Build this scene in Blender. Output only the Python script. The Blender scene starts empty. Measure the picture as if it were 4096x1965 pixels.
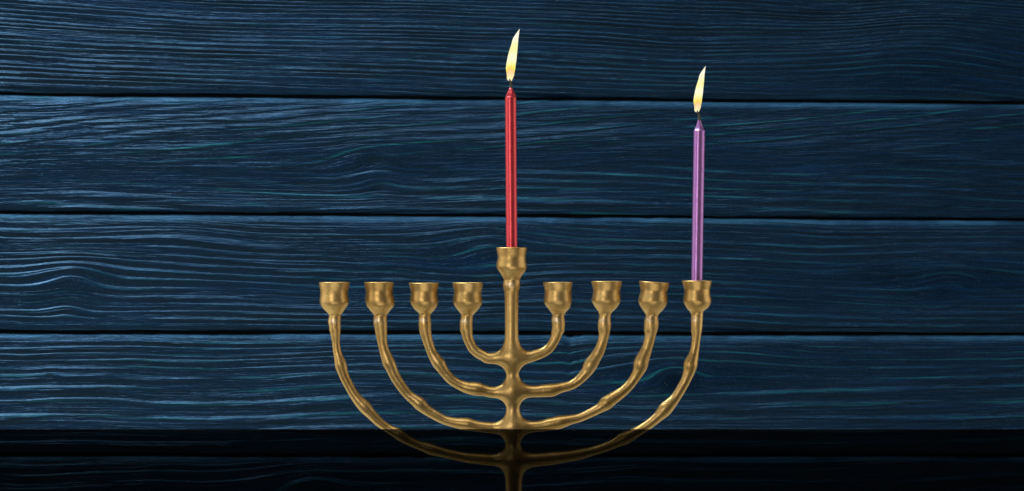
import bpy, math, random
import numpy as np
from mathutils import Vector

random.seed(4)
rng = np.random.default_rng(11)
SC = bpy.context.scene
COL = SC.collection
S = 0.00015            # metres per photograph pixel in the plane of the candelabrum
D = 2.2                # camera to candelabrum
WALL_Y = 0.60          # front face of the plank wall
BAND_Y = -0.09        # added dark pane in front

# ------------------------------------------------------------------ camera, world, lamps, exposure
cam = bpy.data.cameras.new('camera')
cam.sensor_width = 36.0
cam.lens = 36.0 * D / (4096 * S)
cam.clip_start = 0.05
cam.clip_end = 50.0
cam_o = bpy.data.objects.new('camera', cam)
cam_o.location = (0, -D, 0)
cam_o.rotation_euler = (math.radians(90), 0, 0)
COL.objects.link(cam_o)
SC.camera = cam_o

world = bpy.data.worlds.new('World')
SC.world = world
world.use_nodes = True
bg = world.node_tree.nodes['Background']
bg.inputs['Color'].default_value = (1.0, 0.93, 0.84, 1)
bg.inputs['Strength'].default_value = 0.07

def area(name, loc, target, sx, sy, power, col, spread=180):
    l = bpy.data.lights.new(name, 'AREA')
    l.shape = 'RECTANGLE'
    l.size, l.size_y = sx, sy
    l.energy = power
    l.color = col
    l.spread = math.radians(spread)
    o = bpy.data.objects.new(name, l)
    o.location = loc
    o.rotation_euler = (Vector(target) - Vector(loc)).to_track_quat('-Z', 'Y').to_euler()
    COL.objects.link(o)
    return o

# long strip light high on the left raking down the planks, softbox for the brass, wide soft lights round the candelabrum
area('raking_light', (-0.85, 0.25, 1.55), (-0.32, 0.60, 0.0), 1.0, 0.20, 54.0, (0.82, 0.96, 1.0))
area('soft_box', (-0.52, -1.15, 0.12), (0, 0, -0.04), 0.32, 0.40, 3.0, (1.0, 0.94, 0.84))
area('left_light', (-0.80, -0.05, 0.0), (0.0, 0.0, -0.03), 1.0, 0.9, 1.5, (1.0, 0.94, 0.84), 120)
area('right_light', (0.95, 0.0, 0.0), (0.1, 0.0, -0.03), 1.0, 0.9, 1.6, (1.0, 0.93, 0.82), 120)
area('top_light', (0.0, -0.25, 0.85), (0.02, 0, -0.05), 1.0, 0.6, 1.5, (1.0, 0.94, 0.84), 110)
area('low_light', (0.0, -0.95, -0.58), (0.02, 0, -0.03), 1.1, 0.5, 1.2, (1.0, 0.94, 0.84), 120)

SC.view_settings.view_transform = 'Standard'
SC.view_settings.look = 'None'
SC.view_settings.exposure = 0.0
SC.view_settings.gamma = 1.0
SC.cycles.max_bounces = 6
SC.cycles.transparent_max_bounces = 8
SC.cycles.caustics_reflective = False

# ------------------------------------------------------------------ helpers
def PX(px, y=0.0):
    return (px - 2048.0) * S * (1 + y / D)

def PZ(py, y=0.0):
    return (982.5 - py) * S * (1 + y / D)

def lin(r, g, b):
    f = lambda c: (c / 12.92 if c <= 0.04045 else ((c + 0.055) / 1.055) ** 2.4)
    return (f(r / 255), f(g / 255), f(b / 255), 1)

def empty(name, loc, label=None, cat=None, group=None):
    o = bpy.data.objects.new(name, None)
    o.location = loc
    o.empty_display_size = 0.01
    COL.objects.link(o)
    if label: o['label'] = label
    if cat: o['category'] = cat
    if group: o['group'] = group
    return o

def obj(name, verts, faces, mat, parent=None, smooth=True, normals=None):
    me = bpy.data.meshes.new(name)
    verts = np.asarray(verts, dtype=np.float64)
    if isinstance(faces, np.ndarray):
        n, k = faces.shape
        me.vertices.add(len(verts))
        me.vertices.foreach_set('co', verts.astype(np.float32).ravel())
        me.loops.add(n * k)
        me.loops.foreach_set('vertex_index', faces.astype(np.int32).ravel())
        me.polygons.add(n)
        me.polygons.foreach_set('loop_start', np.arange(0, n * k, k, dtype=np.int32))
        me.update(calc_edges=True)
        me.validate()
    else:
        me.from_pydata(verts.tolist(), [], faces)
    if smooth:
        me.polygons.foreach_set('use_smooth', np.ones(len(me.polygons), dtype=bool))
    if normals is not None:
        me.normals_split_custom_set_from_vertices(normals.tolist())
    me.materials.append(mat)
    me.update()
    o = bpy.data.objects.new(name, me)
    COL.objects.link(o)
    if parent is not None:
        o.parent = parent
    return o

def newmat(name):
    m = bpy.data.materials.new(name)
    m.use_nodes = True
    nt = m.node_tree
    return m, nt, nt.nodes['Principled BSDF'], nt.nodes['Material Output']

class N:
    """small node-tree writer"""
    def __init__(self, nt): self.nt = nt
    def add(self, t, **kw):
        n = self.nt.nodes.new(t)
        for k, v in kw.items(): setattr(n, k, v)
        return n
    def put(self, sock, v):
        if isinstance(v, bpy.types.NodeSocket): self.nt.links.new(v, sock)
        else: sock.default_value = v
    def m(self, op, a, b=0.0, c=0.0, clamp=False):
        n = self.add('ShaderNodeMath', operation=op, use_clamp=clamp)
        self.put(n.inputs[0], a); self.put(n.inputs[1], b); self.put(n.inputs[2], c)
        return n.outputs[0]
    def noise(self, vec, scale=1.0, detail=2.0, rough=0.5, dist=0.0):
        n = self.add('ShaderNodeTexNoise', noise_dimensions='3D')
        self.put(n.inputs['Vector'], vec)
        n.inputs['Scale'].default_value = scale
        n.inputs['Detail'].default_value = detail
        n.inputs['Roughness'].default_value = rough
        n.inputs['Distortion'].default_value = dist
        return n.outputs[0]
    def xyz(self, x, y, z):
        n = self.add('ShaderNodeCombineXYZ')
        self.put(n.inputs[0], x); self.put(n.inputs[1], y); self.put(n.inputs[2], z)
        return n.outputs[0]
    def ramp(self, v, a, b, lo=0.0, hi=1.0):
        n = self.add('ShaderNodeMapRange', interpolation_type='SMOOTHSTEP')
        self.put(n.inputs[0], v)
        for i, q in enumerate((a, b, lo, hi)): n.inputs[i + 1].default_value = q
        return n.outputs[0]
    def mix(self, f, a, b, blend='MIX'):
        n = self.add('ShaderNodeMix', data_type='RGBA', blend_type=blend)
        self.put(n.inputs[0], f); self.put(n.inputs[6], a); self.put(n.inputs[7], b)
        return n.outputs[2]
    def attr(self, name):
        return self.add('ShaderNodeAttribute', attribute_name=name).outputs['Fac']

# ------------------------------------------------------------------ materials
def wood_material():
    m, nt, bsdf, out = newmat('blue_stained_wood')
    n = N(nt)
    g, u, ph = n.attr('grain'), n.attr('along'), n.attr('phase')
    rid, seed, knot, teal = n.attr('relief'), n.attr('seed'), n.attr('knot'), n.attr('teal')
    def field(px, py, detail=2.0, rough=0.5, off=0.0):
        v = n.xyz(n.m('DIVIDE', u, px), n.m('DIVIDE', g, py), n.m('ADD', seed, off))
        return n.noise(v, 1.0, detail, rough)
    # wandering of the rings
    wob = n.m('SUBTRACT', field(1500, 110, 2, 0.5, 1.3), 0.5)
    wob2 = n.m('SUBTRACT', field(420, 40, 3, 0.55, 5.1), 0.5)
    phase = n.m('ADD', ph, n.m('ADD', n.m('MULTIPLY', wob, 1.0), n.m('MULTIPLY', wob2, 0.25)))
    fr = n.m('FRACT', phase)
    # eroded profile: slow rise of the latewood ridge, quick fall into the groove
    up = n.ramp(fr, 0.05, 0.23)
    dn = n.ramp(fr, 0.42, 0.98, 1.0, 0.0)
    ring = n.m('MULTIPLY', up, dn)
    amp = n.ramp(field(760, 60, 2, 0.5, 9.4), 0.36, 0.66)
    amp2 = n.ramp(field(480, 26, 2, 0.5, 3.7), 0.30, 0.62)
    amp = n.m('MULTIPLY', n.m('MULTIPLY', amp, n.m('MULTIPLY_ADD', amp2, 0.7, 0.3)), rid)
    mid = field(700, 9.5, 4, 0.6, 12.7)
    fib = field(200, 5.4, 4, 0.62, 17.2)
    fine = field(36, 3.4, 2, 0.6, 23.9)
    big = field(900, 70, 1, 0.5, 31.0)
    torn = field(44, 13, 3, 0.62, 37.0)
    rough_zone = n.ramp(field(330, 85, 2, 0.5, 41.0), 0.42, 0.64)
    h = n.m('MULTIPLY', n.m('MULTIPLY', ring, amp), 1.75)
    h = n.m('MULTIPLY_ADD', mid, n.m('MULTIPLY_ADD', rid, 0.42, 0.30), h)
    h = n.m('MULTIPLY_ADD', fib, 0.27, h)
    h = n.m('MULTIPLY_ADD', fine, 0.075, h)
    h = n.m('MULTIPLY_ADD', big, 0.6, h)
    h = n.m('MULTIPLY_ADD', n.m('MULTIPLY', torn, rough_zone), 0.30, h)
    h = n.m('SUBTRACT', h, n.m('MULTIPLY', knot, 0.5))
    b = n.add('ShaderNodeBump')
    b.inputs['Strength'].default_value = 1.0
    b.inputs['Distance'].default_value = 0.0019
    nt.links.new(h, b.inputs['Height'])
    nt.links.new(b.outputs[0], bsdf.inputs['Normal'])
    # stain: navy in the dense wood, brighter blue and teal in the soft open rings
    tone = field(520, 48, 3, 0.55, 51.0)
    c = n.mix(n.ramp(tone, 0.33, 0.68), WOOD_DARK, WOOD_BLUE)
    c = n.mix(n.m('MULTIPLY', n.ramp(fib, 0.42, 0.72), 0.55), c, WOOD_LIGHT)
    c = n.mix(n.m('MULTIPLY', n.ramp(field(1100, 150, 2, 0.5, 57.0), 0.45, 0.7), 0.35), c, WOOD_GREY)
    # groove shade and ridge glints painted into the ring colour
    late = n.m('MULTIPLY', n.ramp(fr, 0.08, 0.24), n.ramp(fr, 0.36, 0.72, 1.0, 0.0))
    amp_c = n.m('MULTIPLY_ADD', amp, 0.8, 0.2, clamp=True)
    c = n.mix(n.m('MULTIPLY', n.m('SUBTRACT', 1.0, late), n.m('MULTIPLY', amp_c, 0.92)), c, WOOD_SHADE_STREAK)
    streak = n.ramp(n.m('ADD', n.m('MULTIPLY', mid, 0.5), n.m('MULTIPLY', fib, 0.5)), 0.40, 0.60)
    c = n.mix(n.m('MULTIPLY', n.m("SUBTRACT", 1.0, streak), 0.72), c, WOOD_SHADE_STREAK)
    crest_glint = n.m('MULTIPLY', n.m('MULTIPLY', n.ramp(fr, 0.07, 0.14), n.ramp(fr, 0.20, 0.36, 1.0, 0.0)), n.m('MULTIPLY', amp, streak))
    c = n.mix(n.m('MULTIPLY', crest_glint, 0.75, clamp=True), c, WOOD_GLINT)
    c = n.mix(n.m('MULTIPLY', n.attr('edge'), n.ramp(field(300, 400, 3, 0.6, 83.0), 0.34, 0.60, 0.25, 0.95), clamp=True), c, WOOD_GLINT)  # painted highlight along the plank edges, broken up by noise
    line = n.m('MULTIPLY', n.ramp(fr, 0.16, 0.22), n.ramp(fr, 0.28, 0.40, 1.0, 0.0))
    tz = n.m('MULTIPLY', n.ramp(field(420, 55, 3, 0.55, 63.0), 0.44, 0.62), n.ramp(n.m('ADD', fib, n.m('MULTIPLY', mid, 0.4)), 0.45, 0.82))
    c = n.mix(n.m('MULTIPLY', n.m('MULTIPLY', line, tz), n.m('MULTIPLY', teal, 1.0), clamp=True), c, WOOD_TEAL)
    tz2 = n.m('MULTIPLY', n.ramp(field(260, 30, 3, 0.6, 71.0), 0.56, 0.72), n.ramp(fib, 0.50, 0.72))
    c = n.mix(n.m('MULTIPLY', n.m('MULTIPLY', tz2, teal), 0.15, clamp=True), c, WOOD_TEAL)
    c = n.mix(n.m('MULTIPLY', knot, 0.75, clamp=True), c, WOOD_KNOT)
    # lint and flakes of dust
    vo = n.add('ShaderNodeTexVoronoi', voronoi_dimensions='2D', feature='F1')
    nt.links.new(n.xyz(n.m('DIVIDE', u, 46), n.m('DIVIDE', n.m('ADD', g, n.m('MULTIPLY', seed, 7000)), 40), 0.0), vo.inputs['Vector'])
    sep = n.add('ShaderNodeSeparateColor')
    nt.links.new(vo.outputs['Color'], sep.inputs[0])
    dust = n.m('MULTIPLY', n.ramp(vo.outputs['Distance'], 0.035, 0.075, 1.0, 0.0), n.m('GREATER_THAN', sep.outputs[0], 0.72))
    c = n.mix(n.m('MULTIPLY', dust, 0.8), c, (0.33, 0.38, 0.42, 1))
    c = n.mix(1.0, c, n.mix(n.ramp(n.m('ADD', n.m('MULTIPLY', fib, 0.6), n.m('MULTIPLY', fine, 0.4)), 0.36, 0.62), (0.62, 0.62, 0.66, 1), (1.18, 1.18, 1.15, 1)), 'MULTIPLY')
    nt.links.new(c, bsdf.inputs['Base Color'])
    r = n.m('MULTIPLY_ADD', tone, 0.20, 0.24)
    nt.links.new(r, bsdf.inputs['Roughness'])
    bsdf.inputs['Specular IOR Level'].default_value = 0.42
    bsdf.inputs['Specular Tint'].default_value = (0.22, 0.56, 1.0, 1)
    return m

WOOD_DARK = (0.0005, 0.0059, 0.0226, 1)
WOOD_BLUE = (0.0007, 0.0101, 0.0437, 1)
WOOD_LIGHT = (0.0012, 0.0176, 0.0668, 1)
WOOD_GREY = (0.0012, 0.0070, 0.0226, 1)
WOOD_TEAL = (0.005, 0.072, 0.094, 1)
WOOD_SHADE_STREAK = (0.0007, 0.0044, 0.0121, 1)  # painted groove shade, also the dark grain streaks
WOOD_GLINT = (0.0255, 0.0892, 0.1776, 1)  # painted glint on ridge crests and plank edges
WOOD_KNOT = (0.0012, 0.0035, 0.0075, 1)

def brass_material():
    m, nt, bsdf, out = newmat('aged_brass')
    n = N(nt)
    tc = n.add('ShaderNodeTexCoord').outputs['Object']
    a = n.noise(tc, 28, 3, 0.55)
    bb = n.noise(tc, 140, 3, 0.6)
    cc = n.noise(tc, 620, 3, 0.6)
    c = n.mix(n.ramp(a, 0.35, 0.66), (0.54, 0.345, 0.118, 1), (0.65, 0.44, 0.172, 1))
    c = n.mix(n.m('MULTIPLY', n.ramp(bb, 0.52, 0.72), 0.35), c, (0.40, 0.25, 0.075, 1))
    # rubbed paler collars, with their facet highlights painted in left of centre
    wear_glint = n.m('MULTIPLY', n.attr('wear_glint'), n.ramp(n.noise(tc, 420, 3, 0.6), 0.30, 0.60), clamp=True)
    c = n.mix(n.m('MULTIPLY', wear_glint, 0.8, clamp=True), c, (0.86, 0.72, 0.50, 1))
    # small casting pits, darker inside
    vo = n.add('ShaderNodeTexVoronoi', feature='F1')
    nt.links.new(tc, vo.inputs['Vector'])
    vo.inputs['Scale'].default_value = 260
    sep = n.add('ShaderNodeSeparateColor')
    nt.links.new(vo.outputs['Color'], sep.inputs[0])
    pit = n.m('MULTIPLY', n.ramp(vo.outputs['Distance'], 0.06, 0.16, 1.0, 0.0), n.m('GREATER_THAN', sep.outputs[0], 0.80))
    c = n.mix(n.m('MULTIPLY', pit, 0.65), c, (0.12, 0.075, 0.03, 1))
    nt.links.new(c, bsdf.inputs['Base Color'])
    bsdf.inputs['Metallic'].default_value = 1.0
    r = n.m('MULTIPLY_ADD', bb, 0.14, 0.30)
    r = n.m('MULTIPLY_ADD', a, 0.08, r)
    nt.links.new(r, bsdf.inputs['Roughness'])
    h = n.m('MULTIPLY_ADD', cc, 0.35, n.m('MULTIPLY', bb, 1.5))
    h = n.m('MULTIPLY_ADD', a, 2.6, h)
    h = n.m('SUBTRACT', h, n.m('MULTIPLY', pit, 0.8))
    b = n.add('ShaderNodeBump')
    b.inputs['Strength'].default_value = 1.0
    b.inputs['Distance'].default_value = 0.00022
    nt.links.new(h, b.inputs['Height'])
    nt.links.new(b.outputs[0], bsdf.inputs['Normal'])
    return m

def wax_material(name, dark, light):
    m, nt, bsdf, out = newmat(name)
    n = N(nt)
    tc = n.add('ShaderNodeTexCoord').outputs['Object']
    a = n.noise(tc, 2000, 3, 0.6)
    bb = n.noise(tc, 120, 2, 0.5)
    c = n.mix(n.ramp(a, 0.35, 0.68), dark, light)
    nt.links.new(c, bsdf.inputs['Base Color'])
    bsdf.inputs['Metallic'].default_value = 0.70
    nt.links.new(n.m('MULTIPLY_ADD', a, 0.16, 0.23), bsdf.inputs['Roughness'])
    h = n.m('MULTIPLY_ADD', bb, 0.8, n.m('MULTIPLY', a, 0.14))
    b = n.add('ShaderNodeBump')
    b.inputs['Distance'].default_value = 0.00030
    nt.links.new(h, b.inputs['Height'])
    nt.links.new(b.outputs[0], bsdf.inputs['Normal'])
    return m

def wick_material():
    m, nt, bsdf, out = newmat('charred_wick')
    n = N(nt)
    tc = n.add('ShaderNodeTexCoord').outputs['Object']
    c = n.mix(n.ramp(n.noise(tc, 1500, 2), 0.35, 0.65), (0.025, 0.025, 0.018, 1), (0.08, 0.08, 0.058, 1))
    nt.links.new(c, bsdf.inputs['Base Color'])
    bsdf.inputs['Roughness'].default_value = 0.8
    return m

FLAME_H = 208 * S
def flame_material():
    m, nt, bsdf, out = newmat('candle_flame')
    n = N(nt)
    nt.nodes.remove(bsdf)
    tc = n.add('ShaderNodeTexCoord').outputs['Object']
    sp = n.add('ShaderNodeSeparateXYZ')
    nt.links.new(tc, sp.inputs[0])
    t = n.m('DIVIDE', sp.outputs[2], FLAME_H)
    nz = n.m('SUBTRACT', n.noise(tc, 170, 2), 0.5)
    # the inner cone runs up the middle, so the ramp is bent by the distance from the axis
    ax = n.m('SUBTRACT', sp.outputs[0], n.m('MULTIPLY', n.m('MULTIPLY', t, t), 26 * S))
    rr = n.m('DIVIDE', n.m('ABSOLUTE', n.m('SUBTRACT', ax, 2 * S)), 20 * S)
    tt = n.m('ADD', n.m('ADD', t, n.m('MULTIPLY', nz, 0.11)), n.m('MULTIPLY', n.m('MULTIPLY', rr, rr), 0.035))
    cr = n.add('ShaderNodeValToRGB')
    e = cr.color_ramp.elements
    stops = [(0.0, (248, 236, 200)), (0.06, (252, 242, 185)), (0.11, (253, 230, 172)), (0.155, (252, 214, 160)), (0.20, (253, 214, 128)), (0.245, (254, 232, 100)),
             (0.31, (255, 246, 150)), (0.40, (255, 252, 205)), (0.50, (255, 253, 214)), (0.60, (254, 250, 172)), (0.68, (254, 250, 178)),
             (0.77, (254, 251, 215)), (0.86, (251, 249, 232)), (1.0, (246, 242, 214))]
    e[0].position, e[0].color = stops[0][0], lin(*stops[0][1])
    e[1].position, e[1].color = stops[-1][0], lin(*stops[-1][1])
    for p, c in stops[1:-1]:
        q = e.new(p); q.color = lin(*c)
    nt.links.new(tt, cr.inputs[0])
    em = n.add('ShaderNodeEmission')
    nt.links.new(cr.outputs[0], em.inputs[0])
    em.inputs[1].default_value = 1.0
    nt.links.new(em.outputs[0], out.inputs['Surface'])
    return m

def band_material():
    m, nt, bsdf, out = newmat('dark_band_tint')
    n = N(nt)
    nt.nodes.remove(bsdf)
    tr = n.add('ShaderNodeBsdfTransparent')
    tr.inputs[0].default_value = (BAND_T, BAND_T * 1.02, BAND_T * 1.0, 1)
    gl = n.add('ShaderNodeBsdfGlossy')
    gl.inputs['Color'].default_value = (1, 1, 1, 1)
    gl.inputs['Roughness'].default_value = 0.02
    mx = n.add('ShaderNodeMixShader')
    mx.inputs[0].default_value = 0.004
    nt.links.new(tr.outputs[0], mx.inputs[1])
    nt.links.new(gl.outputs[0], mx.inputs[2])
    nt.links.new(mx.outputs[0], out.inputs['Surface'])
    return m
BAND_T = 0.265         # per face; light crosses two faces

WOOD, BRASS, WICK, FLAME, BAND = wood_material(), brass_material(), wick_material(), flame_material(), band_material()
RED = wax_material('red_metallic_wax', (0.58, 0.045, 0.062, 1), (0.72, 0.085, 0.105, 1))
PURPLE = wax_material('purple_metallic_wax', (0.36, 0.16, 0.46, 1), (0.46, 0.22, 0.56, 1))
tm, tnt, tb, _o = newmat('pale_tabletop')
tb.inputs['Base Color'].default_value = (0.55, 0.50, 0.42, 1)  # unseen table, kept pale to bounce light onto the branch undersides
tb.inputs['Roughness'].default_value = 0.4
_n = N(tnt)
_r = _n.m('MULTIPLY_ADD', _n.noise(_n.add('ShaderNodeTexCoord').outputs['Object'], 30, 4), 0.3, 0.25)
tnt.links.new(_r, tb.inputs['Roughness'])

# ------------------------------------------------------------------ plank wall
wall = empty('plank_wall', (0, WALL_Y, PZ(2400, WALL_Y)),
             'wall of dark blue stained wooden planks laid horizontally behind the brass candelabrum', 'wall')
WORG = np.array(wall.location)

def noise1(x, scale, seed, octs=3):
    """smooth 1-D value noise"""
    out = np.zeros_like(x, dtype=float)
    a = 1.0
    for o in range(octs):
        r = np.random.default_rng(seed * 31 + o)
        tab = r.uniform(-1, 1, 512)
        q = x / scale * (2 ** o) + 100
        i = np.floor(q).astype(int)
        f = q - i
        f = f * f * (3 - 2 * f)
        out += a * (tab[i % 512] * (1 - f) + tab[(i + 1) % 512] * f)
        a *= 0.5
    return out

def plank(idx, top, bottom, spec):
    """top / bottom: (y at left edge, y at right edge) of the photograph, in photograph pixels.
    The grain is a height map over the plank: rings pushed apart by knots."""
    xs = np.concatenate([np.linspace(-1400, -20, 60), np.arange(0, 4097, 9.0), np.linspace(4116, 5500, 60)])
    m = 66
    v = np.linspace(0, 1, m)
    X, V = np.meshgrid(xs, v, indexing='ij')
    f = np.clip((X) / 4096, -0.4, 1.4)
    T = top[0] + (top[1] - top[0]) * f + noise1(X, 420, idx * 7 + 1) * 1.6 + noise1(X, 60, idx * 7 + 2) * 0.8
    B = bottom[0] + (bottom[1] - bottom[0]) * f + noise1(X, 420, idx * 7 + 3) * 1.6 + noise1(X, 60, idx * 7 + 4) * 0.8
    for (cx, w, d) in spec.get('chips', ()):
        T = T + d * np.exp(-((X - cx) / w) ** 2)
    Y = T + (B - T) * V
    mid = (T + B) / 2
    # rounded long edges: small easing above, wide easing below
    et = np.clip((Y - T) / 6.0, 0, 1)
    ew = np.clip((Y - T) / 30.0, 0, 1)
    eb = np.clip((B - Y) / 28.0, 0, 1)
    dep = 5.0 * (1 - np.sqrt(np.clip(1 - (1 - et) ** 2, 0, 1))) + 14.0 * (1 - ew) ** 1.25 + 15.0 * (1 - np.sqrt(np.clip(1 - (1 - eb) ** 2, 0, 1)))
    dep = dep + noise1(X + 900, 700, idx * 5 + 60, 2) * 1.5
    # grain coordinate
    G = Y - mid
    G = G + spec.get('slope', 0.0) * (X - 2048)
    for (amp, wl, sd) in spec.get('waves', ()):
        G = G + amp * noise1(X + 0.6 * G, wl, sd, 2)
    for (x0, g0, sx, sy, a) in spec.get('swell', ()):
        G = G + a * np.exp(-((X - x0) / sx) ** 2 - ((Y - g0) / sy) ** 2)
    K = np.zeros_like(X)
    for (x0, y0, sx, sy, a, br, kx, ky, kv) in spec.get('knots', ()):
        dx, dy = X - x0, Y - y0
        near = np.exp(-(dx / sx) ** 2 - (dy / sy) ** 2)
        G = G - a * dy * near + br * np.exp(-(dx / (kx * 2.2)) ** 2 - (dy / (ky * 2.2)) ** 2)
        K = np.maximum(K, kv * np.exp(-(dx / kx) ** 2 - (dy / ky) ** 2))
    R = G
    for (x0, y0, open_, tilt, c0) in spec.get('cathedral', ()):
        # rings cut near the pith: nested V's, the same above and below the centre line
        dy = G + mid - y0 - tilt * (X - x0)
        tip_fade = np.clip(np.abs(dy) / 70.0, 0.0, 1) ** 1.5
        R = np.sqrt(dy ** 2 + c0 ** 2) - open_ * (X - x0)
    # ring spacing changes across the board
    gg = np.linspace(-900, 900, 3601)
    per = spec.get('period', 34.0) * (1 + 0.45 * noise1(gg, 110, idx + 200, 2))
    per = np.clip(per, 14, 120)
    cum = np.cumsum(0.5 / per)
    PH = np.interp(R, gg, cum) + idx * 3.37
    rel = spec.get('relief', 0.8) * np.ones_like(X)
    for (x0, y0, sx, sy, a) in spec.get('relief_spots', ()):
        rel = rel + a * np.exp(-((X - x0) / sx) ** 2 - ((Y - y0) / sy) ** 2)
    rel = np.clip(rel, 0.05, 1.3) * np.clip((Y - T) / 40.0, 0.1, 1)
    tl = spec.get('teal', 0.7) * np.ones_like(X)
    for (x0, y0, sx, sy, a) in spec.get('teal_spots', ()):
        tl = tl + a * np.exp(-((X - x0) / sx) ** 2 - ((Y - y0) / sy) ** 2)
    if spec.get('cathedral'):
        tl = tl * tip_fade
    P = np.stack([PX(X, WALL_Y), WALL_Y + dep * S, PZ(Y, WALL_Y)], -1)
    nx = len(xs)
    # back rows close the board
    th = 0.016
    back_top = P[:, :1].copy(); back_top[..., 1] = WALL_Y + th
    back_bot = P[:, -1:].copy(); back_bot[..., 1] = WALL_Y + th
    P = np.concatenate([back_top, P, back_bot], 1)
    ext = lambda A: np.concatenate([A[:, :1], A, A[:, -1:]], 1)
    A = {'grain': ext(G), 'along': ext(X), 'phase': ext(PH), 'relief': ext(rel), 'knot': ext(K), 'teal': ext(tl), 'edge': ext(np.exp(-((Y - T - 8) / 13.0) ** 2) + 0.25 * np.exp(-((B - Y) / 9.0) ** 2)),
         'seed': np.full((nx, m + 2), idx * 13.7)}
    mm = m + 2
    I = np.arange(nx * mm).reshape(nx, mm)
    q = np.stack([I[:-1, :-1], I[:-1, 1:], I[1:, 1:], I[1:, :-1]], -1).reshape(-1, 4)
    bk = np.stack([I[:-1, -1], I[:-1, 0], I[1:, 0], I[1:, -1]], -1)
    q = np.concatenate([q, bk], 0)
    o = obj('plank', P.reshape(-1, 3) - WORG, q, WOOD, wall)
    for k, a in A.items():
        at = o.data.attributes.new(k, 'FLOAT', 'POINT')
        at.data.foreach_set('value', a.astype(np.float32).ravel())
    return o

# (x0, y0, spread x, spread y, push, ring height, knot x, knot y, knot darkness)
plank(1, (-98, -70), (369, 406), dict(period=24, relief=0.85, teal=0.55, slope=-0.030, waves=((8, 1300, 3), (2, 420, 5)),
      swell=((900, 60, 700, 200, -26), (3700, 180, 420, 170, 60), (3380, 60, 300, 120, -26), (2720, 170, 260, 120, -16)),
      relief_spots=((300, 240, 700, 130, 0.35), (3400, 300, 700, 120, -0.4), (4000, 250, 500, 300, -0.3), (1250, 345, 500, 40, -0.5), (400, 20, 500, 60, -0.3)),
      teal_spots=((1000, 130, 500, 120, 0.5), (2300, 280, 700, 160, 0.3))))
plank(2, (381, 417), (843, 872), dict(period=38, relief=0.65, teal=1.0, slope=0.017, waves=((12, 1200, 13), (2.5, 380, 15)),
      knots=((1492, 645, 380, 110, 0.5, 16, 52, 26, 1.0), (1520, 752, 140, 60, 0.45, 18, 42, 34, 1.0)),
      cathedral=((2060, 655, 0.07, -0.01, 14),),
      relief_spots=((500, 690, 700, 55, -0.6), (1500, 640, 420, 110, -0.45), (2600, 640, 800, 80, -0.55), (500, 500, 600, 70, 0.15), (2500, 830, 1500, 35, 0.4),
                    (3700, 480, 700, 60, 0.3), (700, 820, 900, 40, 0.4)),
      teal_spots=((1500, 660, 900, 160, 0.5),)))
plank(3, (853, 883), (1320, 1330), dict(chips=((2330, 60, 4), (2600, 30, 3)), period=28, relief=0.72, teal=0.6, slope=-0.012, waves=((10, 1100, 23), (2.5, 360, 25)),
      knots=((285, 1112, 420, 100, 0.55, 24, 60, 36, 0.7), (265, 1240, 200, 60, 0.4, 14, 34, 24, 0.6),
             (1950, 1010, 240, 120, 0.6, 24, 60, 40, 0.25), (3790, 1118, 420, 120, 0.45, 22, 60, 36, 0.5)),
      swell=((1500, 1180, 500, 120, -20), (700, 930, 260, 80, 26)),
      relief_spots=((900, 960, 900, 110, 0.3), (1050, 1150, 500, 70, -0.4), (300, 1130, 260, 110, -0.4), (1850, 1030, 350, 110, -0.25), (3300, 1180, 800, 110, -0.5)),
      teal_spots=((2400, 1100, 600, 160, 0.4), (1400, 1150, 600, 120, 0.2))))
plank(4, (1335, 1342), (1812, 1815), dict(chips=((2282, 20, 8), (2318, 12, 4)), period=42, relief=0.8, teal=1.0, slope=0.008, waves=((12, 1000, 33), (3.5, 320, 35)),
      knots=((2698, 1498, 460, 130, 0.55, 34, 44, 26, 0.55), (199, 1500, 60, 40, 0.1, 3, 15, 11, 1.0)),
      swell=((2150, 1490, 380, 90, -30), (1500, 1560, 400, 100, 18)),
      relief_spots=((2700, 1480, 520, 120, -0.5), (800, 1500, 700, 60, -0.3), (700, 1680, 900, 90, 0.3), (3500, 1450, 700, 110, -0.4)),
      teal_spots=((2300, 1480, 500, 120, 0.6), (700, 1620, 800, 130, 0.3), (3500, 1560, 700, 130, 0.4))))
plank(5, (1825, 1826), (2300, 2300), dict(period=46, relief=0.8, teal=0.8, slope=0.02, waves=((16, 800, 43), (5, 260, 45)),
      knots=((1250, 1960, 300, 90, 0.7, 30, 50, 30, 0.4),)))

# boards nailed behind close the gaps between the planks
v = [(x, y, z) for x in (PX(-1400, WALL_Y), PX(5500, WALL_Y)) for y in (WALL_Y + 0.0165, WALL_Y + 0.024) for z in (PZ(2300, WALL_Y), PZ(-98, WALL_Y))]
bm_, bt, bb_, bo = newmat('dark_backing')
bb_.inputs['Base Color'].default_value = (0.004, 0.005, 0.007, 1)
bb_.inputs['Roughness'].default_value = 0.9
obj('backing_board', np.array(v) - WORG, [[0, 1, 3, 2], [4, 6, 7, 5], [0, 4, 5, 1], [2, 3, 7, 6], [0, 2, 6, 4], [1, 5, 7, 3]], bm_, wall, smooth=False)

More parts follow.
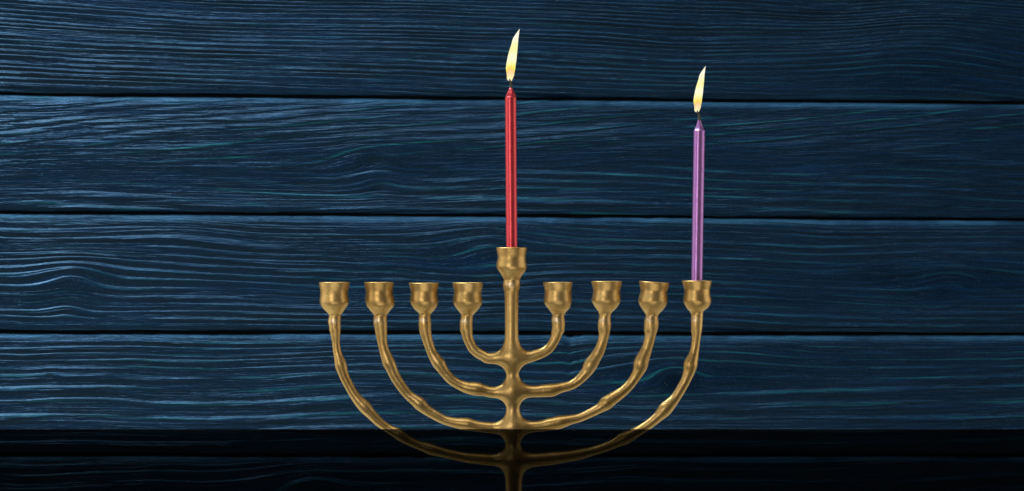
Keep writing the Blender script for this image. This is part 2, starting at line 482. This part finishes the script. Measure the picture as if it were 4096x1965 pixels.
# ------------------------------------------------------------------ tabletop below the frame and the added pane that darkens the bottom band
ZT = PZ(2520)
def rounded_box(x0, x1, y0, y1, z0, z1, b):
    """box with chamfered edges: 24 vertices"""
    vs, fs = [], []
    import itertools
    idx = {}
    for sx, sy, sz in itertools.product((0, 1), repeat=3):
        x, y, z = (x0, x1)[sx], (y0, y1)[sy], (z0, z1)[sz]
        dx, dy, dz = (b, -b)[sx], (b, -b)[sy], (b, -b)[sz]
        for k, p in enumerate(((x, y + dy, z + dz), (x + dx, y, z + dz), (x + dx, y + dy, z))):
            idx[(sx, sy, sz, k)] = len(vs); vs.append(p)
    import bmesh
    bm = bmesh.new()
    for p in vs: bm.verts.new(p)
    r = bmesh.ops.convex_hull(bm, input=bm.verts[:])
    bmesh.ops.recalc_face_normals(bm, faces=bm.faces[:])
    bm.verts.index_update()
    out = [v.co[:] for v in bm.verts], [[v.index for v in f.verts] for f in bm.faces]
    bm.free()
    return out

v, f = rounded_box(-0.75, 0.75, -0.22, WALL_Y - 0.004, ZT - 0.03, ZT, 0.002)
tt = obj('tabletop', v, f, tm, None, smooth=False)
tt['kind'] = 'structure'

gl_o = empty('dark_band_pane', (0, BAND_Y, ZT), 'low added pane darkening the band along the bottom, in front of the lowest brass branches', 'added dark pane')
gtop = PZ(1717.5, BAND_Y)
v, f = rounded_box(-0.72, 0.72, -0.002, 0.002, 0, gtop - ZT, 0.0003)
obj('pane', v, f, BAND, gl_o, smooth=False)

# ------------------------------------------------------------------ brass candelabrum
MEN = empty('menorah', (PX(2055), 0, ZT),
            'aged brass candelabrum with nine cups on curved knobbed branches, holding two candles', 'menorah')
MORG = np.array(MEN.location)

def Z1(x, y): return 1240 + x * 0.35596, 960 + y * 0.35596     # reading frames used when measuring the photograph
def Z2(x, y): return 2000 + x * 0.35599, 960 + y * 0.35599
def Z3(x, y): return 1300 + x * 0.53793, 1300 + y * 0.53793
def Z4(x, y): return 2020 + x * 0.53812, 1300 + y * 0.53812

# cups: outline rows (y, left, right) from the rim to the neck
CUPS = [
 (Z1, [(480,103,446),(492,104,445),(560,108,437),(620,115,430),(660,116,430),(710,118,430),(745,130,415),(780,155,392),(810,187,372),(835,208,354),(852,212,350)], 0),
 (Z1, [(480,610,942),(492,611,941),(540,616,938),(600,622,935),(650,625,941),(700,630,946),(740,639,943),(780,665,915),(810,690,890),(835,709,873),(852,714,867)], 0),
 (Z1, [(487,1112,1450),(498,1113,1449),(540,1120,1445),(600,1128,1437),(650,1130,1434),(700,1134,1436),(740,1147,1428),(780,1173,1405),(805,1203,1383),(825,1222,1363),(845,1225,1356)], 0),
 (Z1, [(483,1601,1945),(494,1602,1944),(540,1607,1940),(600,1613,1930),(650,1611,1927),(700,1614,1930),(740,1626,1918),(780,1650,1893),(810,1677,1866),(835,1694,1840),(855,1695,1832)], 0),
 (Z2, [(89,-41,303),(100,-40,302),(150,-24,300),(210,-10,294),(260,-22,292),(310,-10,295),(345,1,287),(380,18,264),(410,30,242),(440,37,228),(460,39,224)], 0),
 (Z2, [(478,484,817),(490,485,816),(540,492,810),(600,499,804),(650,500,802),(700,500,800),(730,510,796),(765,535,785),(790,553,763),(815,574,741),(840,589,728)], 0),
 (Z2, [(468,1029,1372),(478,1030,1371),(520,1036,1366),(580,1041,1356),(630,1040,1352),(680,1037,1349),(715,1046,1341),(750,1065,1322),(780,1086,1297),(805,1102,1268),(830,1111,1250),(850,1113,1246)], 0),
 (Z2, [(477,1563,1904),(488,1564,1903),(520,1567,1898),(570,1573,1887),(620,1568,1880),(660,1562,1877),(700,1561,1874),(740,1573,1863),(780,1597,1838),(810,1619,1808),(835,1632,1785),(855,1635,1779)], 22),
 (Z2, [(462,2046,2379),(474,2048,2378),(520,2056,2373),(570,2065,2364),(620,2068,2362),(660,2067,2366),(700,2069,2366),(735,2081,2356),(765,2096,2334),(785,2112,2307),(805,2131,2287),(830,2142,2282),(850,2146,2282)], 0),
]
# the saviour row above is the centre cup; its left flank is mirrored from the first reading frame
CUPS[4] = (lambda x, y: (x, y), [(991.5,1985.5,2107.9),(996,1986,2107.5),(1013.4,1987.6,2106.8),(1034.7,1989.3,2104.7),(1052.5,1987.9,2103.9),(1070.3,1989.3,2105),(1082.8,1994.6,2102),(1095.2,2002.5,2093.6),(1106,2009,2085.8),(1116.6,2013.8,2081),(1124,2015,2079.8)], 0)

def catmull(P, per):
    P = np.asarray(P, float)
    out = []
    for i in range(len(P) - 1):
        p0, p1, p2, p3 = P[max(i - 1, 0)], P[i], P[i + 1], P[min(i + 2, len(P) - 1)]
        for t in np.linspace(0, 1, per, endpoint=False):
            out.append(0.5 * ((2 * p1) + (-p0 + p2) * t + (2 * p0 - 5 * p1 + 4 * p2 - p3) * t ** 2 + (-p0 + 3 * p1 - 3 * p2 + p3) * t ** 3))
    out.append(P[-1])
    return np.array(out)

def build_cup(fr, rows, tilt):
    R = []
    for (y, l, r) in rows:
        (xl, py), (xr, _) = fr(l, y), fr(r, y)
        R.append((py, (xl + xr) / 2, (xr - xl) / 2))
    R = catmull(R, 5)
    fr_ = (R[:, 0] - R[0, 0]) / (R[-1, 0] - R[0, 0])
    R[:, 2] += 2.6 * np.exp(-((fr_ - 0.55) / 0.13) ** 2) - 2.2 * np.exp(-((fr_ - 0.25) / 0.12) ** 2) + 0.8 * np.exp(-(fr_ / 0.07) ** 2)
    seg = 72
    th = np.linspace(0, 2 * np.pi, seg, endpoint=False)
    ytop, cx0, r0 = R[0]
    # rounded lip, then the inside wall and the floor of the socket
    inner = [(ytop + 1.0, cx0, r0 - 1.6), (ytop + 0.2, cx0, r0 - 3.4), (ytop + 1.2, cx0, r0 - 6.0), (ytop + 5, cx0, r0 - 7.5)]
    lip = [(ytop - 0.6, cx0, r0 - 0.6)]
    for k in (0.15, 0.35, 0.55, 0.7):
        j = int(k * (len(R) - 1))
        inner.append((R[j][0], R[j][1], max(R[j][2] - 9, 22)))
    inner.append((inner[-1][0] + 2, inner[-1][1], 6))
    rows_all = list(R[::-1]) + [(ytop - 1.6, cx0, r0 - 1.8), (ytop - 1.6, cx0, r0 - 4.0), (ytop + 0.5, cx0, r0 - 6.5)] + inner[3:]
    top = ytop
    vs = []
    w = noise1(np.arange(len(rows_all)) * 1.0, 9, int(cx0), 1)
    for k, (py, cx, r) in enumerate(rows_all):
        # cast by hand: never quite round in depth
        rd = r * (1 + 0.015 * w[k])
        fall = math.exp(-max(py - top, 0) / 40.0)
        for a in th:
            x = cx + r * math.cos(a)
            y = rd * math.sin(a) * S
            p = py + tilt * 0.356 * 0.5 * fall * math.cos(a)
            vs.append((PX(x), y, PZ(p)))
    nr = len(rows_all)
    I = np.arange(nr * seg).reshape(nr, seg)
    q = np.stack([I[:-1], np.roll(I[:-1], -1, 1), np.roll(I[1:], -1, 1), I[1:]], -1).reshape(-1, 4)
    o = obj('candle_cup', np.array(vs) - MORG, q, BRASS, MEN)
    return o

for c in CUPS:
    build_cup(*c)

# branches: centre line and radius read off the photograph
ARMS = [
 # left outermost .. left innermost, right innermost .. right outermost
 [Z1(281,848)+(24.4,),Z1(281,862)+(24.3,),Z1(279,885)+(25.2,),Z1(275,905)+(25.6,),Z1(275,925)+(25.4,),Z1(278,943)+(24.6,),Z1(281,1000)+(23.6,),
  Z3(75,20)+(22.6,),Z3(77,60)+(21,),Z3(81,120)+(16.6,),Z3(87,180)+(16.4,),Z3(99,232)+(18.4,),Z3(112,275)+(22.6,),Z3(118,298)+(24,),Z3(124,320)+(22.8,),
  Z3(134,355)+(21,),Z3(152,400)+(20,),Z3(183,460)+(19,),Z3(220,522)+(20,),Z3(260,572)+(22.8,),Z3(292,605)+(25,),Z3(310,626)+(24.4,),Z3(342,660)+(21.6,),Z3(403,722)+(19,),
  Z3(463,765)+(17.6,),Z3(515,795)+(20,),Z3(553,816)+(22.4,),Z3(575,832)+(21.5,),Z3(622,860)+(19,),Z3(705,896)+(18.8,),Z3(765,916)+(21.6,),Z3(800,928)+(23,),
  Z3(830,936)+(21.5,),Z3(880,950)+(20,),Z3(960,968)+(19.6,),Z3(1050,986)+(20.6,),Z3(1150,995)+(22.4,),Z3(1250,1003)+(24,),Z3(1398,1008)+(26,)],
 [Z1(790,848)+(27.2,),Z1(790,862)+(27,),Z1(788,885)+(27.4,),Z1(789,908)+(28.2,),Z1(790,928)+(28.2,),Z1(792,945)+(27,),Z1(797,1000)+(25.4,),
  Z3(416,30)+(25,),Z3(419,70)+(23.5,),Z3(425,120)+(20.6,),Z3(438,180)+(20.4,),Z3(455,230)+(22.6,),Z3(472,275)+(25,),Z3(480,292)+(25,),Z3(494,322)+(23,),
  Z3(522,384)+(21.4,),Z3(570,458)+(20.6,),Z3(620,520)+(19.8,),Z3(675,562)+(23,),Z3(702,584)+(25.4,),Z3(720,602)+(24,),Z3(752,630)+(21,),Z3(830,677)+(19.4,),
  Z3(895,709)+(18.4,),Z3(968,727)+(20.6,),Z3(1030,735)+(24,),Z3(1065,739)+(25.4,),Z3(1090,744)+(23.8,),Z3(1140,754)+(22,),Z3(1230,764)+(22,),Z3(1398,768)+(24,)],
 [Z1(1291,840)+(23.4,),Z1(1290,858)+(23.2,),Z1(1290,888)+(24.2,),Z1(1291,925)+(25.4,),Z1(1292,950)+(26,),Z1(1293,1000)+(24.6,),
  Z3(747,50)+(24,),Z3(758,100)+(21,),Z3(774,150)+(20,),Z3(790,195)+(20,),Z3(813,238)+(22,),Z3(840,277)+(25,),Z3(850,290)+(25,),Z3(869,320)+(22.6,),Z3(895,358)+(20.6,),
  Z3(940,407)+(20.2,),Z3(1000,444)+(20.6,),Z3(1065,467)+(24,),Z3(1118,475)+(27,),Z3(1145,479)+(26,),Z3(1185,487)+(22.6,),Z3(1245,500)+(22.4,),Z3(1396,504)+(24,)],
 [Z1(1763,850)+(24.4,),Z1(1762,865)+(24.2,),Z1(1760,895)+(25.2,),Z1(1756,925)+(25.8,),Z1(1755,945)+(25.8,),Z1(1756,1000)+(25.4,),
  Z3(1052,40)+(24,),Z3(1060,85)+(21.6,),Z3(1076,130)+(20.4,),Z3(1100,174)+(20,),Z3(1135,207)+(20,),Z3(1180,231)+(20.6,),Z3(1225,248)+(22,),Z3(1396,240)+(26,)],
 [Z2(658,836)+(24.2,),Z2(657,856)+(23.4,),Z2(653,876)+(25.6,),Z2(652,890)+(26.8,),Z2(654,912)+(27,),Z2(658,935)+(26.4,),Z2(654,1000)+(25.8,),
  Z4(388,50)+(23.4,),Z4(373,100)+(20.4,),Z4(350,144)+(19.4,),Z4(318,182)+(19.6,),Z4(275,208)+(20,),Z4(225,225)+(21.6,),Z4(170,238)+(23,),Z4(55,240)+(26,)],
 [Z2(1180,845)+(23.8,),Z2(1179,860)+(23.2,),Z2(1177,888)+(24,),Z2(1174,925)+(26,),Z2(1173,955)+(27,),Z2(1172,1000)+(25,),
  Z4(738,55)+(22.4,),Z4(726,120)+(20,),Z4(704,185)+(22,),Z4(672,240)+(24,),Z4(641,288)+(27.4,),Z4(628,310)+(26.4,),Z4(611,342)+(23,),Z4(572,388)+(20.4,),
  Z4(525,429)+(18.6,),Z4(480,452)+(18.6,),Z4(415,467)+(20.4,),Z4(360,482)+(25,),Z4(335,486)+(26,),Z4(290,489)+(25.4,),Z4(220,493)+(24,),Z4(55,492)+(24,)],
 [Z2(1707,850)+(25.6,),Z2(1706,864)+(25.2,),Z2(1703,888)+(26.6,),Z2(1701,925)+(29,),Z2(1700,950)+(29.6,),Z2(1694,1000)+(27.8,),
  Z4(1083,50)+(24.4,),Z4(1073,110)+(21.8,),Z4(1053,180)+(22.4,),Z4(1028,240)+(26.4,),Z4(1012,282)+(29.6,),Z4(1008,300)+(28.8,),Z4(998,332)+(25,),Z4(965,392)+(20.6,),
  Z4(926,446)+(19.6,),Z4(870,500)+(20.8,),Z4(802,546)+(24.6,),Z4(756,578)+(27.2,),Z4(738,593)+(25,),Z4(700,621)+(19.8,),Z4(632,656)+(17.8,),Z4(560,688)+(17.2,),
  Z4(480,706)+(20.4,),Z4(420,720)+(25.4,),Z4(390,726)+(25.8,),Z4(330,739)+(25,),Z4(250,753)+(22.6,),Z4(55,766)+(24,)],
 [Z2(2214,845)+(24.3,),Z2(2214,865)+(24,),Z2(2213,895)+(23.8,),Z2(2211,915)+(23.6,),Z2(2210,960)+(23.2,),Z2(2207,1020)+(22,),
  Z4(1423,60)+(20,),Z4(1417,130)+(17.6,),Z4(1407,200)+(19,),Z4(1393,250)+(23.4,),Z4(1380,290)+(27.6,),Z4(1377,308)+(26.6,),Z4(1369,342)+(24,),Z4(1346,405)+(20.4,),
  Z4(1311,472)+(19.6,),Z4(1266,543)+(20.6,),Z4(1226,589)+(24.6,),Z4(1190,627)+(27.4,),Z4(1176,643)+(26,),Z4(1138,682)+(21.4,),Z4(1072,737)+(19.4,),Z4(1003,782)+(19.4,),
  Z4(938,817)+(23.4,),Z4(892,840)+(26,),Z4(868,852)+(24.4,),Z4(811,882)+(19.8,),Z4(722,917)+(18.4,),Z4(640,941)+(18.6,),Z4(580,956)+(21.4,),Z4(550,962)+(22.2,),
  Z4(470,975)+(23.2,),Z4(380,987)+(25.4,),Z4(290,996)+(27,),Z4(180,1005)+(29,),Z4(60,1008)+(28,)],
]
STEM = [(2047.4,1120,32.6),(2047.4,1127,32.4),(2047,1134,34.2),(2046.6,1141,34.6),(2046.4,1146,33.6),(2046.2,1153,31),(2046.6,1174,29.2),(2046.6,1209,27.8),(2046.4,1281,26.9),(2046.4,1316,26.8),
        (2046.6,1350,28),(2047,1378,31),(2047.6,1405,31),(2048.4,1428,33),(2049.4,1455,30),(2050,1493,25.5),(2051,1535,29),(2051.6,1564,32),(2052,1592,29),(2052,1624,26.5),
        (2052,1668,30),(2052,1706,33),(2052,1740,31),(2052,1783,29.5),(2053,1815,33),(2054,1842,36),(2054.6,1868,35),(2055,1902,35),(2055,1960,33.6),(2055,2060,33),(2055,2180,33),(2055,2300,34)]

VOX = 3.0
x0, x1, y0, y1, z0, z1 = 1280, 2850, 1090, 2330, -66, 66
NXg, NYg, NZg = int((x1 - x0) / VOX) + 1, int((y1 - y0) / VOX) + 1, int((z1 - z0) / VOX) + 1
gx = x0 + np.arange(NXg, dtype=np.float32) * VOX
gy = y0 + np.arange(NYg, dtype=np.float32) * VOX
gz = z0 + np.arange(NZg, dtype=np.float32) * VOX
FAR = 64.0
FA = np.full((NXg, NYg, NZg), FAR, np.float32)
LAB = np.zeros((NXg, NYg), np.int8)          # which branch is nearest in the plane
LABD = np.full((NXg, NYg), 1e9, np.float32)
FS = np.full((NXg, NYg, NZg), FAR, np.float32)

def carve(F, P, lab=None, depth=1.0):
    pts = catmull(P, 6)
    for a, b in zip(pts[:-1], pts[1:]):
        rm = max(a[2], b[2]) + FAR + 2
        i0 = max(int((min(a[0], b[0]) - rm - x0) / VOX), 0); i1 = min(int((max(a[0], b[0]) + rm - x0) / VOX) + 2, NXg)
        j0 = max(int((min(a[1], b[1]) - rm - y0) / VOX), 0); j1 = min(int((max(a[1], b[1]) + rm - y0) / VOX) + 2, NYg)
        if i1 <= i0 or j1 <= j0: continue
        X = gx[i0:i1, None]; Y = gy[None, j0:j1]
        dx, dy = b[0] - a[0], b[1] - a[1]
        L = dx * dx + dy * dy + 1e-9
        t = np.clip(((X - a[0]) * dx + (Y - a[1]) * dy) / L, 0, 1)
        d2 = (X - a[0] - t * dx) ** 2 + (Y - a[1] - t * dy) ** 2
        r = a[2] + (b[2] - a[2]) * t
        d = np.sqrt(d2[:, :, None] + (gz[None, None, :] / depth) ** 2) - r[:, :, None]
        np.minimum(F[i0:i1, j0:j1], d, out=F[i0:i1, j0:j1])
        if lab is not None:
            dp = np.sqrt(d2) - r
            sub, sd = LAB[i0:i1, j0:j1], LABD[i0:i1, j0:j1]
            w = dp < sd
            sub[w] = lab; sd[w] = dp[w]

for A in ARMS:
    # the knobs stand a little prouder than the blurred outline shows
    R0 = [a[2] for a in A]
    for i in range(8, len(A) - 3):
        near = [R0[j] for j in range(len(A)) if math.hypot(A[j][0] - A[i][0], A[j][1] - A[i][1]) < 62]
        A[i] = (A[i][0], A[i][1], R0[i] + 0.12 * (R0[i] - sum(near) / len(near)))
for k, A in enumerate(ARMS):
    carve(FA, A, k + 1)
carve(FS, STEM)
K = 52.0
hh = np.maximum(K - np.abs(FA - FS), 0) / K
F = np.minimum(FA, FS) - hh * hh * K * 0.25
del hh, FA, FS

def surface_nets(F):
    s = F < 0
    c = np.zeros(tuple(d - 1 for d in F.shape), np.int8)
    for dx in (0, 1):
        for dy in (0, 1):
            for dz in (0, 1):
                c += s[dx:s.shape[0] - 1 + dx, dy:s.shape[1] - 1 + dy, dz:s.shape[2] - 1 + dz]
    act = (c > 0) & (c < 8)
    ci = np.argwhere(act)
    idm = np.full(act.shape, -1, np.int32)
    idm[act] = np.arange(len(ci))
    acc = np.zeros((len(ci), 3)); cnt = np.zeros(len(ci))
    off = [(a, b, d) for a in (0, 1) for b in (0, 1) for d in (0, 1)]
    val = {o: F[ci[:, 0] + o[0], ci[:, 1] + o[1], ci[:, 2] + o[2]] for o in off}
    for o in off:
        for ax in range(3):
            if o[ax]: continue
            p = list(o); p[ax] = 1; p = tuple(p)
            a, b = val[o], val[p]
            w = (a < 0) != (b < 0)
            t = np.where(w, a / np.where(w, a - b, 1), 0)
            pos = np.repeat(np.array([o], float), len(ci), 0)
            pos[:, ax] = t
            acc[w] += pos[w]; cnt[w] += 1
    V = ci + acc / cnt[:, None]
    quads = []
    for ax in range(3):
        u, v = (ax + 1) % 3, (ax + 2) % 3
        sl0 = [slice(None)] * 3; sl1 = [slice(None)] * 3
        sl0[ax] = slice(0, -1); sl1[ax] = slice(1, None)
        e = s[tuple(sl0)] != s[tuple(sl1)]
        idx = np.argwhere(e)
        ok = np.ones(len(idx), bool)
        for d in (u, v):
            ok &= (idx[:, d] > 0) & (idx[:, d] < F.shape[d] - 1)
        idx = idx[ok]
        inside0 = s[tuple(idx.T)]
        def at(du, dv):
            q = idx.copy(); q[:, u] += du; q[:, v] += dv
            return idm[tuple(q.T)]
        q = np.stack([at(-1, -1), at(0, -1), at(0, 0), at(-1, 0)], -1)
        q[~inside0] = q[~inside0][:, ::-1]
        quads.append(q)
    return V, np.concatenate(quads)

V, Q = surface_nets(F)

def sample(A, P):
    i = np.clip(P.astype(int), 0, np.array(A.shape) - 2)
    f = P - i
    out = 0
    for a in (0, 1):
        for b in (0, 1):
            for d in (0, 1):
                w = (f[:, 0] if a else 1 - f[:, 0]) * (f[:, 1] if b else 1 - f[:, 1]) * (f[:, 2] if d else 1 - f[:, 2])
                out = out + w * A[i[:, 0] + a, i[:, 1] + b, i[:, 2] + d]
    return out

def grad(P, h=0.9):
    g = np.zeros_like(P)
    for ax in range(3):
        d = np.zeros(3); d[ax] = h
        g[:, ax] = sample(F, P + d) - sample(F, P - d)
    return g / (np.linalg.norm(g, axis=1, keepdims=True) + 1e-9)

for _ in range(2):
    V = V - grad(V) * (sample(F, V) / VOX)[:, None] * 0.9
# even out the lattice
E = np.concatenate([Q[:, [0, 1]], Q[:, [1, 2]], Q[:, [2, 3]], Q[:, [3, 0]]])
for lamb in (0.5, -0.52, 0.5, -0.52):
    sm = np.zeros_like(V); ct = np.zeros(len(V))
    np.add.at(sm, E[:, 0], V[E[:, 1]]); np.add.at(ct, E[:, 0], 1)
    V = V + lamb * (sm / np.maximum(ct, 1)[:, None] - V)
G3 = grad(V, 1.2)
# average the normals a little so that no lattice shows in the reflections
for _ in range(3):
    sm = G3.copy()
    np.add.at(sm, E[:, 0], G3[E[:, 1]])
    G3 = sm / np.linalg.norm(sm, axis=1, keepdims=True)
Pp = np.array([x0, y0, z0]) + V * VOX
W = np.stack([PX(Pp[:, 0]), Pp[:, 2] * S, PZ(Pp[:, 1])], -1)
NRM = np.stack([G3[:, 0], G3[:, 2], -G3[:, 1]], -1)
fc = Pp[Q].mean(1)
li = np.clip(((fc[:, 0] - x0) / VOX + 0.5).astype(int), 0, NXg - 1)
lj = np.clip(((fc[:, 1] - y0) / VOX + 0.5).astype(int), 0, NYg - 1)
flab = LAB[li, lj].astype(int)
flab[np.abs(fc[:, 0] - 2051) < 74] = 0
qn = np.cross(W[Q[:, 1]] - W[Q[:, 0]], W[Q[:, 2]] - W[Q[:, 0]])
if (qn * NRM[Q[:, 0]]).sum() < 0:
    Q = Q[:, ::-1]
for k in range(9):
    sel = Q[flab == k]
    used, inv = np.unique(sel, return_inverse=True)
    o = obj('stem' if k == 0 else 'branch', W[used] - MORG, inv.reshape(-1, 4), BRASS, MEN, normals=NRM[used])
    cp = np.array([(2041.0, 1139.0)] + [Z1(262, 912), Z1(762, 908), Z1(1275, 900), Z1(1738, 912), Z2(632, 898), Z2(1152, 908), Z2(1678, 888), Z2(2192, 888)])[k]
    dd = np.hypot((Pp[used][:, 0] - cp[0]) / 17.0, (Pp[used][:, 1] - cp[1]) / 11.0)
    at = o.data.attributes.new('wear_glint', 'FLOAT', 'POINT')
    at.data.foreach_set('value', np.exp(-dd ** 4).astype(np.float32))
del F

# foot below the frame: a stepped round base that carries the stem
def lathe(name, prof, mat, parent, org, seg=64, cx=0.0):
    th = np.linspace(0, 2 * np.pi, seg, endpoint=False)
    vs = [(cx + r * math.cos(a), r * math.sin(a), z) for (r, z) in prof for a in th]
    I = np.arange(len(prof) * seg).reshape(len(prof), seg)
    q = np.stack([I[:-1], np.roll(I[:-1], -1, 1), np.roll(I[1:], -1, 1), I[1:]], -1).reshape(-1, 4)
    return obj(name, np.array(vs) - np.array(org), q, mat, parent)
prof = [(1, ZT), (300 * S, ZT), (306 * S, ZT + 6 * S), (300 * S, ZT + 22 * S), (262 * S, ZT + 40 * S), (240 * S, ZT + 46 * S), (180 * S, ZT + 80 * S),
        (100 * S, ZT + 130 * S), (60 * S, ZT + 170 * S), (42 * S, ZT + 205 * S), (35 * S, PZ(2290))]
prof[0] = (1 * S, ZT)
lathe('base', prof, BRASS, MEN, MORG, cx=PX(2055))

# ------------------------------------------------------------------ candles
def candle(label, bottom, shoulder, tip, r, wick_pts, flame_base, flame_scale, mat, facets, seedn):
    """bottom / shoulder / tip: (px, py) on the candle's axis"""
    zb = PZ(bottom[1]); base = np.array((PX(bottom[0]), 0.0, zb))
    root = empty('candle', base, label, 'candle', 'lit candles in the candelabrum')
    ax0, ax1 = np.array((PX(bottom[0]), PZ(bottom[1]))), np.array((PX(shoulder[0]), PZ(shoulder[1])))
    tipw = np.array((PX(tip[0]), PZ(tip[1])))
    seg = 48
    th = np.linspace(0, 2 * np.pi, seg, endpoint=False)
    rows = []
    for t in np.linspace(0, 1, 60):
        c = ax0 + (ax1 - ax0) * t
        rows.append((c, r * (1 + 0.006 * math.sin(t * 40 + seedn)) , 0.0))
    cone = [(0.02, 1.0, 0.1), (0.05, 0.975, 0.5), (0.12, 0.90, 1.0), (0.3, 0.735, 1), (0.5, 0.56, 1), (0.7, 0.415, 0.8), (0.86, 0.325, 0.5), (0.96, 0.27, 0.3), (1.0, 0.20, 0.2)]
    if facets == 6:      # the red one is blunter
        cone = [(0.02, 1.0, 0.1), (0.05, 0.985, 0.4), (0.12, 0.955, 0.8), (0.3, 0.87, 0.8), (0.5, 0.72, 0.8), (0.7, 0.53, 0.6), (0.86, 0.41, 0.4), (0.96, 0.32, 0.3), (1.0, 0.22, 0.2)]
    for (t, k, fz) in cone:
        rows.append((ax1 + (tipw - ax1) * t, r * k, fz))
    vs = []
    for (c, rr, fz) in rows:
        for a in th:
            q = (a * facets / (2 * np.pi) + 0.3) % 1.0 - 0.5
            poly = math.cos(math.pi / facets) / math.cos(q * 2 * math.pi / facets)
            k = rr * (1 + fz * (poly - 1) * 1.0)
            vs.append((c[0] + k * math.cos(a), k * math.sin(a), c[1]))
    nr = len(rows)
    I = np.arange(nr * seg).reshape(nr, seg)
    q = np.stack([I[:-1], np.roll(I[:-1], -1, 1), np.roll(I[1:], -1, 1), I[1:]], -1).reshape(-1, 4)
    faces = [list(map(int, w)) for w in q] + [list(map(int, I[0][::-1])), list(map(int, I[-1]))]
    o = obj('wax_body', np.array(vs) - base, faces, mat, root)
    # wick
    pts = catmull(wick_pts, 5)
    ws, wf = [], []
    for i, (px, py, rr) in enumerate(pts):
        for a in np.linspace(0, 2 * np.pi, 10, endpoint=False):
            tw = 1 + 0.10 * math.sin(3 * a + i * 0.7)
            ws.append((PX(px) + rr * S * tw * math.cos(a), (rr * tw * math.sin(a) - 10.0 * (i / (len(pts) - 1)) ** 2) * S, PZ(py)))
    for i in range(len(pts) - 1):
        for j in range(10):
            wf.append([i * 10 + j, i * 10 + (j + 1) % 10, (i + 1) * 10 + (j + 1) % 10, (i + 1) * 10 + j])
    wf.append(list(range(10))[::-1]); wf.append([(len(pts) - 1) * 10 + j for j in range(10)])
    obj('wick', np.array(ws) - base, wf, WICK, root)
    # flame, a solid tongue with the photograph's outline
    OUT = [(757,276,296),(752,262,300),(742,247,305),(728,241,311),(710,239,319),(690,239,328),(660,236,332),(630,231,338),(600,227,344),(575,229,346),(550,232,349),(500,241,357),
           (450,251,362),(400,264,367),(350,279,372),(300,295,376),(250,307,380),(222,318,383),(200,332,386),(175,348,389),(150,366,392),(130,381,395),(118,391,397),(110,397,398)]
    fs = []
    for (y, l, rgt) in OUT:
        cx = ((l + rgt) / 2 - 285) * 0.3236; hw = (rgt - l) / 2 * 0.3236; z = (757 - y) * 0.3236
        fs.append((z, cx, hw))
    fs = catmull(fs, 3)
    seg = 28
    fv = []
    for (z, cx, hw) in fs:
        for a in np.linspace(0, 2 * np.pi, seg, endpoint=False):
            fv.append(((cx + hw * math.cos(a)) * S, hw * 0.85 * math.sin(a) * S, z * S))
    nr = len(fs)
    ff = [[i * seg + j, i * seg + (j + 1) % seg, (i + 1) * seg + (j + 1) % seg, (i + 1) * seg + j] for i in range(nr - 1) for j in range(seg)]
    ff.append(list(range(seg))[::-1]); ff.append([(nr - 1) * seg + j for j in range(seg)])
    fo = obj('flame', np.array(fv), ff, FLAME, root)
    fo.location = np.array((PX(flame_base[0]), 0, PZ(flame_base[1]))) - base
    fo.scale = (flame_scale,) * 3
    return root

candle('tall red metallic candle burning in the raised centre cup', (2047.5, 1050), (2042.5, 391), (2043.5, 352), 22.6 * S,
       [(2044.5, 358, 6.6), (2044.2, 347, 5.8), (2043.2, 335, 5.0), (2041, 326, 4.6), (2039.2, 319, 3.0), (2038.6, 316, 1.2)], (2042.2, 325), 1.0, RED, 6, 1)
candle('shorter purple metallic candle burning in the far right cup', (2786.7, 1180), (2797.3, 524), (2797, 478), 22.4 * S,
       [(2797.6, 485, 6.6), (2797.2, 472, 5.6), (2795.4, 461, 5.0), (2792, 452, 4.4), (2789.3, 446, 2.8), (2788.6, 443, 1.2)], (2790.5, 450), 0.887, PURPLE, 5, 2)
